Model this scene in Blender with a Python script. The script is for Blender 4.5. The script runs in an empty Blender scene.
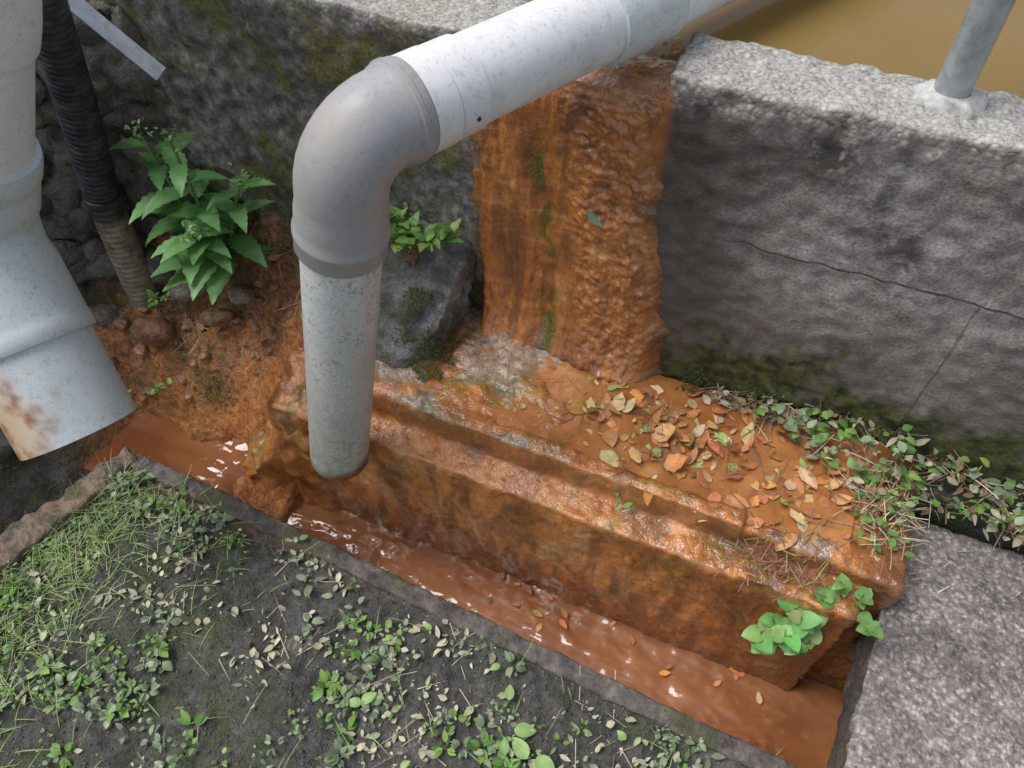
import bpy, bmesh, math, random
from mathutils import Vector, Matrix, noise as mn
R = random.Random(7)
scene = bpy.context.scene
# ------------------------------------------------------------------ helpers
def fbm(x, y, z, o=4):
    return mn.fractal(Vector((x, y, z)), 1.0, 2.0, o, noise_basis='PERLIN_ORIGINAL')
def ss(a, b, x):
    t = max(0.0, min(1.0, (x - a) / (b - a))); return t * t * (3 - 2 * t)
def lerp(a, b, t): return a + (b - a) * t

def mesh_obj(name, verts, faces, mat=None, smooth=True, cols=None, parent=None):
    me = bpy.data.meshes.new(name)
    me.from_pydata([tuple(v) for v in verts], [], faces)
    me.update()
    if cols is not None:
        a = me.color_attributes.new('Col', 'FLOAT_COLOR', 'POINT')
        flat = []
        for c in cols: flat.extend((c[0], c[1], c[2], 1.0))
        a.data.foreach_set('color', flat)
    if smooth: me.polygons.foreach_set('use_smooth', [True] * len(me.polygons))
    ob = bpy.data.objects.new(name, me)
    scene.collection.objects.link(ob)
    if mat: me.materials.append(mat)
    if parent: ob.parent = parent
    return ob
def empty(name):
    e = bpy.data.objects.new(name, None); e.empty_display_size = .1
    scene.collection.objects.link(e); return e

def solid(name, prisms, voxel, disp, mat, colfn=None, parent=None, sm=2):
    """union of prisms (footprint, z0, z1) -> voxel remesh -> weathered by noise"""
    V, F = [], []
    for poly, z0, z1 in prisms:
        n = len(poly); b = len(V)
        z1s = z1 if isinstance(z1, (list, tuple)) else [z1] * n
        V += [(p[0], p[1], z0) for p in poly] + [(p[0], p[1], q) for p, q in zip(poly, z1s)]
        F.append([b + i for i in range(n)][::-1])
        cz = sum(z1s) / n; cx = sum(p[0] for p in poly) / n; cy = sum(p[1] for p in poly) / n
        V.append((cx, cy, cz)); ci = len(V) - 1
        for i in range(n): F.append([b + n + i, b + n + (i + 1) % n, ci])
        for i in range(n):
            j = (i + 1) % n
            F.append([b + i, b + j, b + n + j, b + n + i])
    tmp = mesh_obj(name + '_tmp', V, F, None, False)
    m = tmp.modifiers.new('r', 'REMESH'); m.mode = 'VOXEL'; m.voxel_size = voxel
    m2 = tmp.modifiers.new('s', 'SMOOTH'); m2.iterations = sm; m2.factor = .5
    dg = bpy.context.evaluated_depsgraph_get(); dg.update()
    me = bpy.data.meshes.new_from_object(tmp.evaluated_get(dg))
    bpy.data.objects.remove(tmp)
    nrm = [v.normal.copy() for v in me.vertices]
    cols = []
    for v, n in zip(me.vertices, nrm):
        c = v.co
        d = 0
        for amp, sc in disp:
            d += amp * fbm(c.x * sc + 3.1, c.y * sc, c.z * sc, 3)
        if colfn: cols.append(colfn(c, n, d))
        v.co = c + n * d
    if colfn:
        a = me.color_attributes.new('Col', 'FLOAT_COLOR', 'POINT')
        flat = []
        for c in cols: flat.extend((c[0], c[1], c[2], 1.0))
        a.data.foreach_set('color', flat)
    me.polygons.foreach_set('use_smooth', [True] * len(me.polygons))
    me.name = name; me.materials.clear(); me.materials.append(mat); me.update()
    ob = bpy.data.objects.new(name, me); scene.collection.objects.link(ob)
    if parent: ob.parent = parent
    return ob
def rect(s0, s1, t0, t1): return [(s0, t0), (s1, t0), (s1, t1), (s0, t1)]

# ------------------------------------------------------------------ shader helper
class Mat:
    def __init__(s, name):
        s.m = bpy.data.materials.new(name); s.m.use_nodes = True
        s.nt = s.m.node_tree; s.N = s.nt.nodes; s.L = s.nt.links
        s.b = s.N['Principled BSDF']
        g = s.N.new('ShaderNodeNewGeometry'); s.pos = g.outputs['Position']; s.nor = g.outputs['Normal']
        x = s.N.new('ShaderNodeSeparateXYZ'); s.L.new(s.pos, x.inputs[0])
        s.x, s.y, s.z = x.outputs
        x = s.N.new('ShaderNodeSeparateXYZ'); s.L.new(s.nor, x.inputs[0]); s.nz = x.outputs[2]
    def put(s, sock, v):
        if isinstance(v, bpy.types.NodeSocket): s.L.new(v, sock)
        elif isinstance(v, (tuple, list)) and len(v) == 3 and sock.type == 'RGBA': sock.default_value = (*v, 1)
        else: sock.default_value = v
    def scale(s, sx, sy, sz):
        n = s.N.new('ShaderNodeVectorMath'); n.operation = 'MULTIPLY'
        s.L.new(s.pos, n.inputs[0]); n.inputs[1].default_value = (sx, sy, sz); return n.outputs[0]
    def noise(s, sc, det=4, ro=.55, dist=0, vec=None):
        n = s.N.new('ShaderNodeTexNoise'); s.L.new(vec or s.pos, n.inputs['Vector'])
        n.inputs['Scale'].default_value = sc; n.inputs['Detail'].default_value = min(det, 3)
        n.inputs['Roughness'].default_value = ro; n.inputs['Distortion'].default_value = dist
        return n.outputs[0]
    def voro(s, sc):
        n = s.N.new('ShaderNodeTexVoronoi'); s.L.new(s.pos, n.inputs['Vector'])
        n.inputs['Scale'].default_value = sc
        sv = s.N.new('ShaderNodeSeparateColor'); s.L.new(n.outputs['Color'], sv.inputs[0])
        return n.outputs['Distance'], sv.outputs[0]
    def ramp(s, f, *stops):
        n = s.N.new('ShaderNodeValToRGB'); s.put(n.inputs[0], f)
        e = n.color_ramp.elements
        while len(e) < len(stops): e.new(.5)
        for k, (p, c) in zip(e, stops):
            k.position = p; k.color = (c, c, c, 1) if not isinstance(c, tuple) else (*c, 1)
        return n.outputs[0]
    def mix(s, f, a, b, mode='MIX'):
        n = s.N.new('ShaderNodeMix'); n.data_type = 'RGBA'; n.blend_type = mode; n.clamp_factor = True
        s.put(n.inputs[0], f); s.put(n.inputs[6], a); s.put(n.inputs[7], b); return n.outputs[2]
    def math(s, op, a, b=0.0, clamp=False):
        n = s.N.new('ShaderNodeMath'); n.operation = op; n.use_clamp = clamp
        s.put(n.inputs[0], a); s.put(n.inputs[1], b); return n.outputs[0]
    def rng(s, v, a, b, c=0.0, d=1.0):
        n = s.N.new('ShaderNodeMapRange'); n.interpolation_type = 'SMOOTHSTEP'; s.put(n.inputs[0], v)
        for i, q in enumerate((a, b, c, d)): n.inputs[i + 1].default_value = q
        return n.outputs[0]
    def attr(s, name='Col'):
        n = s.N.new('ShaderNodeAttribute'); n.attribute_name = name
        x = s.N.new('ShaderNodeSeparateColor'); s.L.new(n.outputs['Color'], x.inputs[0])
        return n.outputs['Color'], x.outputs[0], x.outputs[1], x.outputs[2]
    def bump(s, h, st=.5, dist=.01, prev=None):
        n = s.N.new('ShaderNodeBump'); s.put(n.inputs['Height'], h)
        n.inputs['Strength'].default_value = st; n.inputs['Distance'].default_value = dist
        if prev: s.L.new(prev, n.inputs['Normal'])
        return n.outputs[0]
    def out(s, col, rough, nrm=None, **kw):
        s.put(s.b.inputs['Base Color'], col); s.put(s.b.inputs['Roughness'], rough)
        if nrm: s.L.new(nrm, s.b.inputs['Normal'])
        for k, v in kw.items(): s.put(s.b.inputs[k.replace('_', ' ')], v)
        return s.m

# ------------------------------------------------------------------ materials
def m_wall():
    m = Mat('weathered_concrete')
    n1 = m.noise(5, 4, .68); n2 = m.noise(38, 4, .75); n3 = m.noise(200, 3, .7)
    c = m.ramp(n1, (.3, (.215, .195, .178)), (.5, (.33, .308, .285)), (.72, (.45, .43, .405)))
    c = m.mix(.7, c, m.ramp(n2, (.3, .5), (.5, .98), (.7, 1.25)), 'MULTIPLY')
    c = m.mix(.65, c, m.ramp(n3, (.32, .4), (.5, 1.), (.68, 1.4)), 'MULTIPLY')
    wobn = m.noise(9, 4, .68)
    wob = m.math('MULTIPLY', m.math('SUBTRACT', wobn, .5), .12)
    xx = m.math('ADD', m.x, wob)
    st = m.noise(5, 4, .68, 0, m.scale(1, 1, .4))
    k = m.math('MULTIPLY', m.ramp(st, (.40, 0.), (.52, 1.)), m.rng(m.z, .50, .78))
    spots = m.ramp(m.noise(17, 4, .8), (.45, 0.), (.53, 1.))
    k = m.math('MULTIPLY', k, m.math('ADD', m.math('MULTIPLY', spots, .7), .25))
    c = m.mix(k, c, (.055, .049, .041))
    band = m.math('MULTIPLY', m.rng(xx, .08, -.11), m.rng(m.z, .93, .86, .35, 1.))
    c = m.mix(m.math('MULTIPLY', band, .82), c, (.070, .059, .050))
    low = m.math('MULTIPLY', m.rng(m.z, .72, .34), m.ramp(st, (.30, .4), (.52, 1.)))
    c = m.mix(m.math('MULTIPLY', low, .78), c, (.115, .095, .08))
    lf = m.rng(xx, -.40, -.50)
    lc = m.ramp(n2, (.35, (.09, .088, .078)), (.52, (.22, .21, .19)), (.7, (.44, .43, .39)))
    c = m.mix(m.math('MULTIPLY', lf, m.rng(m.z, .93, .80, .15, .85)), c, m.mix(.7, lc, m.ramp(n1, (.38, .35), (.62, 1.35)), 'MULTIPLY'))
    mo = m.math('MULTIPLY', m.ramp(wobn, (.5, 0.), (.6, 1.)), lf)
    mossc = m.ramp(n3, (.35, (.07, .075, .016)), (.65, (.26, .25, .05)))
    c = m.mix(m.math('MULTIPLY', mo, .7), c, mossc)
    vor, vc = m.voro(105)
    peb = m.ramp(vc, (0., (.19, .175, .155)), (.5, (.44, .42, .385)), (.85, (.64, .62, .575)), (1., (.38, .27, .2)))
    peb = m.mix(m.ramp(vor, (.35, 0.), (.62, .8)), peb, (.27, .255, .23))
    tm = m.math('MULTIPLY', m.rng(m.z, .84, .90), m.ramp(n2, (.35, .2), (.6, .95)))
    c = m.mix(tm, c, peb)
    c = m.mix(m.math('MULTIPLY', m.rng(m.nz, .5, .9), m.ramp(n3, (.42, .1), (.62, .7))), c, (.58, .575, .54))
    j1 = m.math('MULTIPLY', m.rng(m.math('ABSOLUTE', m.math('SUBTRACT', m.math('ADD', m.z, m.math('MULTIPLY', wob, .12)), .645)), .0035, .0005), m.rng(m.x, -.1, .05))
    j2 = m.math('MULTIPLY', m.rng(m.math('ABSOLUTE', m.math('SUBTRACT', m.math('ADD', m.x, m.math('MULTIPLY', wob, .05)), .335)), .003, .0005), m.rng(m.z, .65, .64))
    jj = m.math('MULTIPLY', m.math('MAXIMUM', j1, m.math('MULTIPLY', j2, .6)), m.ramp(n2, (.3, .3), (.55, 1.)))
    c = m.mix(m.math('MULTIPLY', jj, .7), c, (.06, .057, .05))
    ft = m.math('ADD', m.math('SUBTRACT', m.z, .37), m.math('MULTIPLY', m.math('SUBTRACT', wobn, .5), .5))
    c = m.mix(m.rng(ft, .08, -.03), c, m.ramp(m.noise(50, 4, .65), (.38, (.028, .03, .016)), (.68, (.12, .13, .032))))
    og = m.math('MULTIPLY', m.rng(m.math('ABSOLUTE', m.math('ADD', m.x, .33)), .155, .13), m.rng(m.z, .90, .87))
    c = m.mix(og, c, (.40, .15, .05))
    h = m.math('ADD', m.math('MULTIPLY', n2, .6), m.math('MULTIPLY', n3, .35))
    h = m.math('SUBTRACT', h, m.math('MULTIPLY', jj, .7))
    h = m.math('SUBTRACT', h, m.math('MULTIPLY', m.math('MULTIPLY', vor, tm), .8))
    return m.out(c, .88, m.bump(h, .8, .007))

def m_orange():
    m = Mat('iron_ochre_deposit')
    _, r, g, b = m.attr()      # r = grey concrete shows, g = algae, b = dark
    n1 = m.noise(9, 4, .68, .4, m.scale(1, 1, .5)); n2 = m.noise(60, 4, .72, 0, m.scale(1, 1, .75)); n3 = m.noise(260, 2, .6)
    c = m.ramp(n1, (.30, (.22, .072, .020)), (.42, (.47, .155, .036)), (.55, (.64, .245, .062)), (.70, (.72, .39, .17)))
    c = m.mix(.62, c, m.ramp(n2, (.32, .36), (.47, .92), (.68, 1.25)), 'MULTIPLY')
    c = m.mix(.4, c, m.ramp(n3, (.35, .5), (.6, 1.25)), 'MULTIPLY')
    gray = m.ramp(n2, (.35, (.18, .135, .10)), (.55, (.38, .30, .225)), (.7, (.52, .43, .34)))
    c = m.mix(r, c, gray)
    alg = m.ramp(n3, (.4, (.035, .05, .007)), (.65, (.18, .24, .015)))
    c = m.mix(g, c, alg)
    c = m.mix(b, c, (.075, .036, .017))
    wet = m.ramp(n1, (.40, 1.), (.68, .6))
    h = m.math('ADD', m.math('MULTIPLY', n2, .8), m.math('MULTIPLY', n3, .35))
    m.out(c, .40, m.bump(h, .65, .006), Specular_IOR_Level=.6)
    m.put(m.b.inputs['Coat Weight'], wet); m.put(m.b.inputs['Coat Roughness'], .09)
    m.b.inputs['Coat IOR'].default_value = 1.6
    m.L.new(m.bump(n2, .75, .007), m.b.inputs['Coat Normal'])
    return m.m

def m_ground():
    m = Mat('soil')
    _, r, g, b = m.attr()
    n1 = m.noise(7, 4, .68); n2 = m.noise(60, 4, .78); n3 = m.noise(260, 3, .65)
    c = m.ramp(n1, (.3, (.055, .053, .050)), (.55, (.098, .095, .090)), (.75, (.155, .148, .137)))
    c = m.mix(.85, c, m.ramp(n2, (.3, .4), (.5, 1.), (.72, 1.8)), 'MULTIPLY')
    red = m.ramp(n2, (.35, (.11, .05, .03)), (.50, (.34, .155, .08)), (.70, (.54, .31, .18)))
    c = m.mix(b, c, red)
    ora = m.ramp(n2, (.32, (.27, .09, .03)), (.48, (.58, .21, .055)), (.68, (.72, .37, .15)))
    c = m.mix(r, c, ora)
    gr = m.ramp(n3, (.38, (.025, .033, .012)), (.66, (.12, .15, .035)))
    c = m.mix(m.math('MULTIPLY', g, m.ramp(m.noise(13, 4, .7), (.42, .05), (.6, .9))), c, gr)
    c = m.mix(m.math('MULTIPLY', m.math('MULTIPLY', m.rng(m.z, .06, -.06), m.rng(m.x, -1.36, -1.46)), .8), c, (.04, .034, .025))
    rough = m.mix(m.math('MAXIMUM', r, b), (.85, .85, .85), m.ramp(n1, (.42, .12), (.6, .4)))
    h = m.math('ADD', m.math('MULTIPLY', n2, 1.), m.math('MULTIPLY', n3, .45))
    return m.out(c, rough, m.bump(h, .9, .012))

def m_slab():
    m = Mat('aggregate_concrete')
    vor, vc = m.voro(140)
    peb = m.ramp(vc, (0., (.18, .16, .15)), (.6, (.32, .29, .275)), (1., (.47, .43, .405)))
    c = m.mix(m.ramp(vor, (.35, 0.), (.6, .6)), peb, (.19, .165, .155))
    c = m.mix(.8, c, m.ramp(m.noise(6, 4, .7), (.35, .5), (.6, 1.15)), 'MULTIPLY')
    c = m.mix(.75, c, m.ramp(m.noise(90, 4, .8), (.38, .45), (.62, 1.35)), 'MULTIPLY')
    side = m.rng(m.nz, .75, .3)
    c = m.mix(m.math('MULTIPLY', side, .85), c, m.ramp(m.noise(20, 4), (.4, (.03, .028, .025)), (.7, (.10, .07, .045))))  # side faces darkened: the slab edge's shadow put into the colour
    h = m.math('ADD', m.math('MULTIPLY', vor, -.6), m.noise(120, 3, .7))
    return m.out(c, .82, m.bump(h, .7, .004))

def m_curb():
    m = Mat('old_curb_concrete')
    n = m.noise(25, 4, .78)
    c = m.ramp(n, (.35, (.065, .056, .052)), (.55, (.15, .13, .12)), (.75, (.27, .235, .215)))
    c = m.mix(m.math('MULTIPLY', m.ramp(m.noise(9, 4), (.5, 0.), (.62, .8)), .8), c, (.09, .105, .03))
    c = m.mix(m.math('MULTIPLY', m.rng(m.x, -1.12, -1.18), m.ramp(n, (.45, .2), (.6, .9))), c, (.34, .24, .17))
    c = m.mix(m.rng(m.z, -.005, -.05), c, m.ramp(n, (.4, (.14, .05, .018)), (.6, (.42, .16, .05))))
    return m.out(c, .85, m.bump(m.noise(90, 4, .7), .8, .008))

def m_pipe(name, base, rust_z=None, stain=None, dirt=.45, beige=0.):
    m = Mat(name)
    nf = m.noise(60, 4, .85)
    c = m.ramp(m.noise(5, 4, .6), (.35, tuple(v * .88 for v in base)), (.65, base))
    c = m.mix(dirt, c, m.ramp(nf, (.34, .5), (.46, .97), (.6, 1.)), 'MULTIPLY')
    spk = m.ramp(m.noise(230, 2, .6), (.60, 0.), (.68, 1.))
    c = m.mix(m.math('MULTIPLY', spk, dirt * .8), c, (.2, .2, .17))
    lng = m.ramp(m.noise(3, 4, .6, 0, m.scale(6, 6, .8)), (.5, 0.), (.7, .35))
    c = m.mix(m.math('MULTIPLY', lng, dirt), c, (.36, .35, .31))
    if beige:
        c = m.mix(m.math('MULTIPLY', m.ramp(m.noise(6, 3), (.42, 0.), (.6, 1.)), beige), c, (.40, .37, .33))
    if rust_z is not None:
        w = m.math('ADD', m.z, m.math('MULTIPLY', m.math('SUBTRACT', m.noise(22, 4), .5), .08))
        g = m.math('MULTIPLY', m.rng(m.z, rust_z + .60, rust_z + .0), m.ramp(nf, (.40, .1), (.55, .8)))
        c = m.mix(g, c, (.30, .285, .21))
        c = m.mix(m.rng(w, rust_z + .045, rust_z - .005), c, (.20, .085, .04))
    if stain:
        vm = m.N.new('ShaderNodeVectorMath'); vm.operation = 'DISTANCE'; m.L.new(m.pos, vm.inputs[0]); vm.inputs[1].default_value = stain
        d = m.math('ADD', vm.outputs['Value'], m.math('MULTIPLY', m.math('SUBTRACT', m.noise(11, 4, .7), .5), .30))
        c = m.mix(m.rng(d, .17, .06), c, m.ramp(m.noise(22, 4), (.4, (.30, .15, .08)), (.6, (.60, .44, .29))))
        c = m.mix(m.math('MULTIPLY', m.rng(m.z, .42, .33), m.ramp(nf, (.4, .1), (.6, .7))), c, (.24, .21, .16))
    return m.out(c, m.ramp(m.noise(12, 3), (.4, .33), (.65, .55)), m.bump(nf, .12, .003))

def m_attr(name, rough=.5, trans=0., var=.5, nsc=60):
    m = Mat(name)
    col, *_ = m.attr()
    nn = m.noise(nsc, 2, .6)
    c = m.mix(var, col, m.ramp(nn, (.3, .5), (.5, 1.), (.72, 1.4)), 'MULTIPLY')
    mt = m.out(c, rough)
    if trans:
        t = m.N.new('ShaderNodeBsdfTranslucent'); m.L.new(c, t.inputs[0])
        mx = m.N.new('ShaderNodeMixShader'); mx.inputs[0].default_value = trans
        m.L.new(m.b.outputs[0], mx.inputs[1]); m.L.new(t.outputs[0], mx.inputs[2])
        m.L.new(mx.outputs[0], m.N['Material Output'].inputs[0])
    return mt

def m_water(name, c1, c2, sc, st, rough=.04, vec=None, spec=.5):
    m = Mat(name)
    v = m.scale(*vec) if vec else None
    n = m.noise(sc, 3, .5, .6, v)
    c = m.ramp(m.noise(sc * .5, 3, .6, 0, v), (.35, c1), (.65, c2))
    return m.out(c, rough, m.bump(n, st, .012), Specular_IOR_Level=spec)

def m_metal(name, base):
    m = Mat(name)
    c = m.mix(.6, base, m.ramp(m.noise(40, 4, .7), (.35, .6), (.6, 1.1)), 'MULTIPLY')
    return m.out(c, .42, m.bump(m.noise(90, 3), .15, .002), Metallic=.5)

def m_hose():
    m = Mat('hose_rubber')
    f = m.rng(m.math('ADD', m.z, m.math('MULTIPLY', m.math('SUBTRACT', m.noise(14, 4), .5), .12)), .40, .34)
    c = m.mix(f, m.ramp(m.noise(40, 4), (.4, (.02, .023, .028)), (.7, (.075, .08, .09))),
              m.ramp(m.noise(30, 4, .7), (.35, (.15, .125, .09)), (.65, (.36, .32, .25))))
    return m.out(c, .5, m.bump(m.noise(80, 4), .3, .004))

def m_stone(name='stone', mossy=.55):
    m = Mat(name)
    col, *_ = m.attr()
    c = m.mix(.9, col, m.ramp(m.noise(28, 4, .78), (.3, .4), (.5, 1.), (.7, 1.5)), 'MULTIPLY')
    c = m.mix(.5, c, m.ramp(m.noise(140, 3, .7), (.35, .5), (.65, 1.4)), 'MULTIPLY')
    mo = m.math('MULTIPLY', m.ramp(m.noise(13, 4, .7), (.52, 0.), (.6, 1.)), m.rng(m.nz, -.2, .8, .3, .8))
    c = m.mix(m.math('MULTIPLY', mo, mossy), c, m.ramp(m.noise(70, 3), (.4, (.035, .045, .012)), (.65, (.14, .16, .04))))
    return m.out(c, .6, m.bump(m.noise(60, 4, .78), .8, .009))

WALL = m_wall(); ORG = m_orange(); GND = m_ground(); SLAB = m_slab(); CURB = m_curb()
PIPE_W = m_pipe('white_pvc', (.76, .77, .76), rust_z=.21, dirt=.9)
PIPE_H = m_pipe('overexposed_pvc', (.86, .87, .88), dirt=.35)  # whitish pipe made near-white: overexposure put into the base colour
PIPE_G = m_pipe('grey_pvc', (.40, .405, .42), dirt=.4, beige=.6)
PIPE_L = m_pipe('light_grey_pvc', (.64, .69, .71), stain=(-1.08, .33, .43), dirt=.4)
LEAF = m_attr('leaf', .42, .3, .45, 40); DRY = m_attr('dry_leaf', .6, 0, .5, 70)
MOSS = m_attr('moss', .8, 0, .3, 50); STONE = m_stone(); CRUMB = m_attr('crumb', .9, 0, .3, 80); HOSE = m_hose()
GALV = m_metal('galvanised_steel', (.46, .49, .51)); ZINC = m_metal('zinc_angle', (.72, .74, .78))
POND = m_water('muddy_pond_water', (.21, .135, .038), (.27, .175, .055), 3.0, .12, .08, None, .3)
CHW = m_water('rusty_channel_water', (.25, .088, .034), (.46, .19, .085), 13, .55, .09, (.35, 1, 1), .7)
FILM = m_water('shallow_rusty_water', (.38, .14, .038), (.56, .25, .09), 24, .42, .06, None, .7)

# ------------------------------------------------------------------ terrain
def curb_t(s): return .525 + (s + 1.15) * (-.065 / 1.45)
def curb2_s(t): return -1.18 - (.525 - t) * .30
EDG = -.90
def hgt(s, t):
    n = fbm(s * 5, t * 5, .3, 5); nf = fbm(s * 22, t * 22, 4, 4)
    base = .016 * n + .011 * nf
    basin = -.13 + ss(.66, .80, t + .03 * n) * .17 + ss(.76, .88, t) * .08 + ss(.86, 1.05, t) * .27 + .035 * n + .012 * nf
    ridge = .225 + ss(.80, 1.03, t) * (.12 + .14 * ss(-1.1, -.7, s)) + .02 * n + .010 * nf
    edge = EDG + .05 * fbm(t * 9, 2, 1, 3)
    side = lerp(basin, ridge, ss(edge - .10, edge + .05, s + .02 * nf) * ss(.70, .83, t))
    bank = ss(-1.28, -1.46, s + .05 * n)
    side = lerp(side, max(side, -.03 + .16 * ss(.3, .8, t) + .06 * n + .012 * nf), bank)
    if t > curb_t(s) - .004 or s <= curb2_s(t):
        z = side
        if s > -.86 and t > .5:
            if t < .76: z = -.33
            elif s > -.62: z = -.33
            else: z = lerp(-.33, ridge, ss(.76, .80, t)) if t < .80 else ridge
            if s >= .36:
                z = -.33 if t < .70 else lerp(-.33, .0, ss(.70, .75, t))
                z = lerp(z, .235 + .03 * n, ss(.955, .985, t))
    else:
        z = base - .004 + .006 * ss(.0, .4, t)
    if t > 1.06:
        far = .45 if t < 7 else lerp(.45, 1.25, ss(7, 11, t))
        if s < -1.4: far = 1.0
        z = far + .05 * n
    elif s < -1.62: z = max(z, lerp(.12, .75, ss(-1.62, -1.75, s)) if t > .55 else z)
    return z
def axis(a, b, st, lo, hi):
    v = []; x = a
    while x < b: v.append(x); x += st
    v.append(b)
    g = st; x = b
    while x < hi: g *= 1.35; x += g; v.append(x)
    g = st; x = a; pre = []
    while x > lo: g *= 1.35; x -= g; pre.append(x)
    return pre[::-1] + v
def ground():
    S = axis(-1.75, .85, .0075, -150, 150); T = axis(-.35, 1.08, .0075, -150, 150)
    V = []; C = []; F = []
    for t in T:
        for s in S:
            V.append((s, t, hgt(s, t)))
            o = ss(.60, .70, t) * ss(-1.14, -.99, s) * ss(.90, .76, t + .1 * fbm(s * 7, t * 7, 3, 3)) if t < 1.06 and s < 0 else 0
            o = max(o, ss(-1.46, -1.25, s) * ss(.46, .56, t) * ss(.86, .74, t + .14 * fbm(s * 6, t * 6, 9, 3)) * .9 if t < 1 else 0)
            o = max(o, .75 * ss(-.02, .25, fbm(s * 9, t * 9, 12, 3)) * ss(-1.5, -1.35, s) * ss(.6, .7, t) * ss(.99, .88, t) if s < -.6 else 0)
            rd = ss(.55, .66, t) * ss(-1.6, -1.4, s) * ss(1.12, .95, t + .15 * fbm(s * 5, t * 5, 8, 3)) if s < -.4 else 0
            gr = .08 + .6 * ss(.05, .5, fbm(s * 3, t * 3, 6, 4) + .05 + ss(-.8, -1.1, s) * .35)
            if t > .52 and s < -.4: gr = ss(.15, .45, fbm(s * 6, t * 6, 2, 4) + .2 * ss(.9, 1., t)) * (1 - .7 * o)
            if s < curb2_s(t): gr = .6
            if t > .5 and s > .3: gr = .8
            if abs(s) > 2.5 or t < -1 or t > 3: gr = .9
            C.append((o, gr, rd))
    w = len(S)
    for j in range(len(T) - 1):
        for i in range(w - 1):
            F.append((j * w + i, j * w + i + 1, (j + 1) * w + i + 1, (j + 1) * w + i))
    mesh_obj('ground', V, F, GND, True, C)
ground()

# ------------------------------------------------------------------ concrete wall
wall = empty('concrete_wall')
solid('wall_body', [
    (rect(-1.35, -.45, 1.03, 1.165), .05, .90),
    (rect(-.47, -.18, 1.03, 1.165), .05, .835),
    (rect(-.20, 1.5, 1.03, 1.165), .05, [.905, .915, .915, .905])],
    .0075, [(.006, 7), (.006, 30)], WALL, None, wall)
solid('wall_extension', [(rect(1.49, 7, 1.03, 1.165), .05, .913)], .03, [(.008, 5)], WALL, None, wall)

# ------------------------------------------------------------------ channel steps
def chcol(c, n, d):
    k = 0; g = 0; b = 0
    if n.z > .5 and c.z > .25:
        k = ss(-.05, .25, fbm(c.x * 7, c.y * 7, 1, 4) + .50 * ss(-.14, -.35, c.x) - .25)
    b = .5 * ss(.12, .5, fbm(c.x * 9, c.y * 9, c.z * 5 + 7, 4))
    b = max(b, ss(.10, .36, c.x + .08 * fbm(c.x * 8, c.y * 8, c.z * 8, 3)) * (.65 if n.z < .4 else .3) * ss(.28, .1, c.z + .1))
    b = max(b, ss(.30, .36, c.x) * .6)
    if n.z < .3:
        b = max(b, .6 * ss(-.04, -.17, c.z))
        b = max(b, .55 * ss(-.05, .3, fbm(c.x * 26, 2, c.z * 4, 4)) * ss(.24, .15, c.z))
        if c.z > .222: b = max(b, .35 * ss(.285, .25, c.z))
    g = .4 * ss(.28, .5, fbm(c.x * 12 + 5, c.y * 12, c.z * 12, 4))
    return (k * .85, g, b)
channel = empty('drainage_channel')
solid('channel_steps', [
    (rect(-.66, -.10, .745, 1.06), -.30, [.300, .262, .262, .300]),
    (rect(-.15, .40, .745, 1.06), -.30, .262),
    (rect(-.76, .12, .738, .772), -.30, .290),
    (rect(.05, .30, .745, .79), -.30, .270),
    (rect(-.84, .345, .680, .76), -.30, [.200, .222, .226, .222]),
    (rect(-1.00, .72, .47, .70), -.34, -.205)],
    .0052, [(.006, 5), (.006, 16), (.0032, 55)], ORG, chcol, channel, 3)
solid('channel_shoulder', [
    ([(-.985, .62), (-.87, .665), (-.77, .676), (-.66, .80), (-.66, .90), (-.80, .88), (-.93, .84), (-1.0, .74)], -.30, [-.13, .03, .18, .285, .28, .25, .15, -.02]),
    ([(-.88, .70), (-.76, .69), (-.66, .80), (-.70, .86), (-.86, .84)], -.30, [.17, .21, .285, .28, .25])],
    .0065, [(.020, 7), (.010, 18), (.004, 50)], ORG, lambda c, n, d: (0, .3 * ss(.2, .5, fbm(c.x * 12, c.y * 12, c.z * 12, 3)), .6 * ss(.05, .45, fbm(c.x * 9, c.y * 9, c.z * 9 + 7, 4))), channel, 10)
solid('channel_end_wall', [(rect(.62, .72, .44, .8), -.3, .1)], .02, [(.01, 9)], CURB, None, channel)

# kerbs
curb = empty('concrete_curb')
c0 = (-1.165, .527); c1 = (.345, .459)
solid('curb_strip', [([(c0[0], c0[1] - .018), (c1[0], c1[1] - .018), (c1[0], c1[1] + .02), (c0[0], c0[1] + .02)], -.3, .014)],
      .006, [(.004, 8), (.003, 45)], CURB, None, curb)
solid('curb_return', [([(-1.20, .545), (-1.32, .17), (-1.475, -.35), (-1.40, -.35), (-1.245, .16), (-1.150, .532)], -.3, .022)],
      .008, [(.012, 12), (.007, 40)], CURB, None, curb)

# cover slab on the right
slab = empty('concrete_slab')
solid('slab_plate', [([(.34, -.2), (1.6, -.2), (1.6, .955), (.405, .955), (.352, .15)], .07, .18)],
      .008, [(.005, 6), (.005, 40)], SLAB, None, slab)
solid('slab_bearing', [([(.43, -.2), (1.5, -.2), (1.5, .47), (.45, .47)], -.1, .08), (rect(.46, 1.5, .72, .93), -.1, .08)], .02, [(.006, 6)], SLAB, None, slab)

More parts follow.
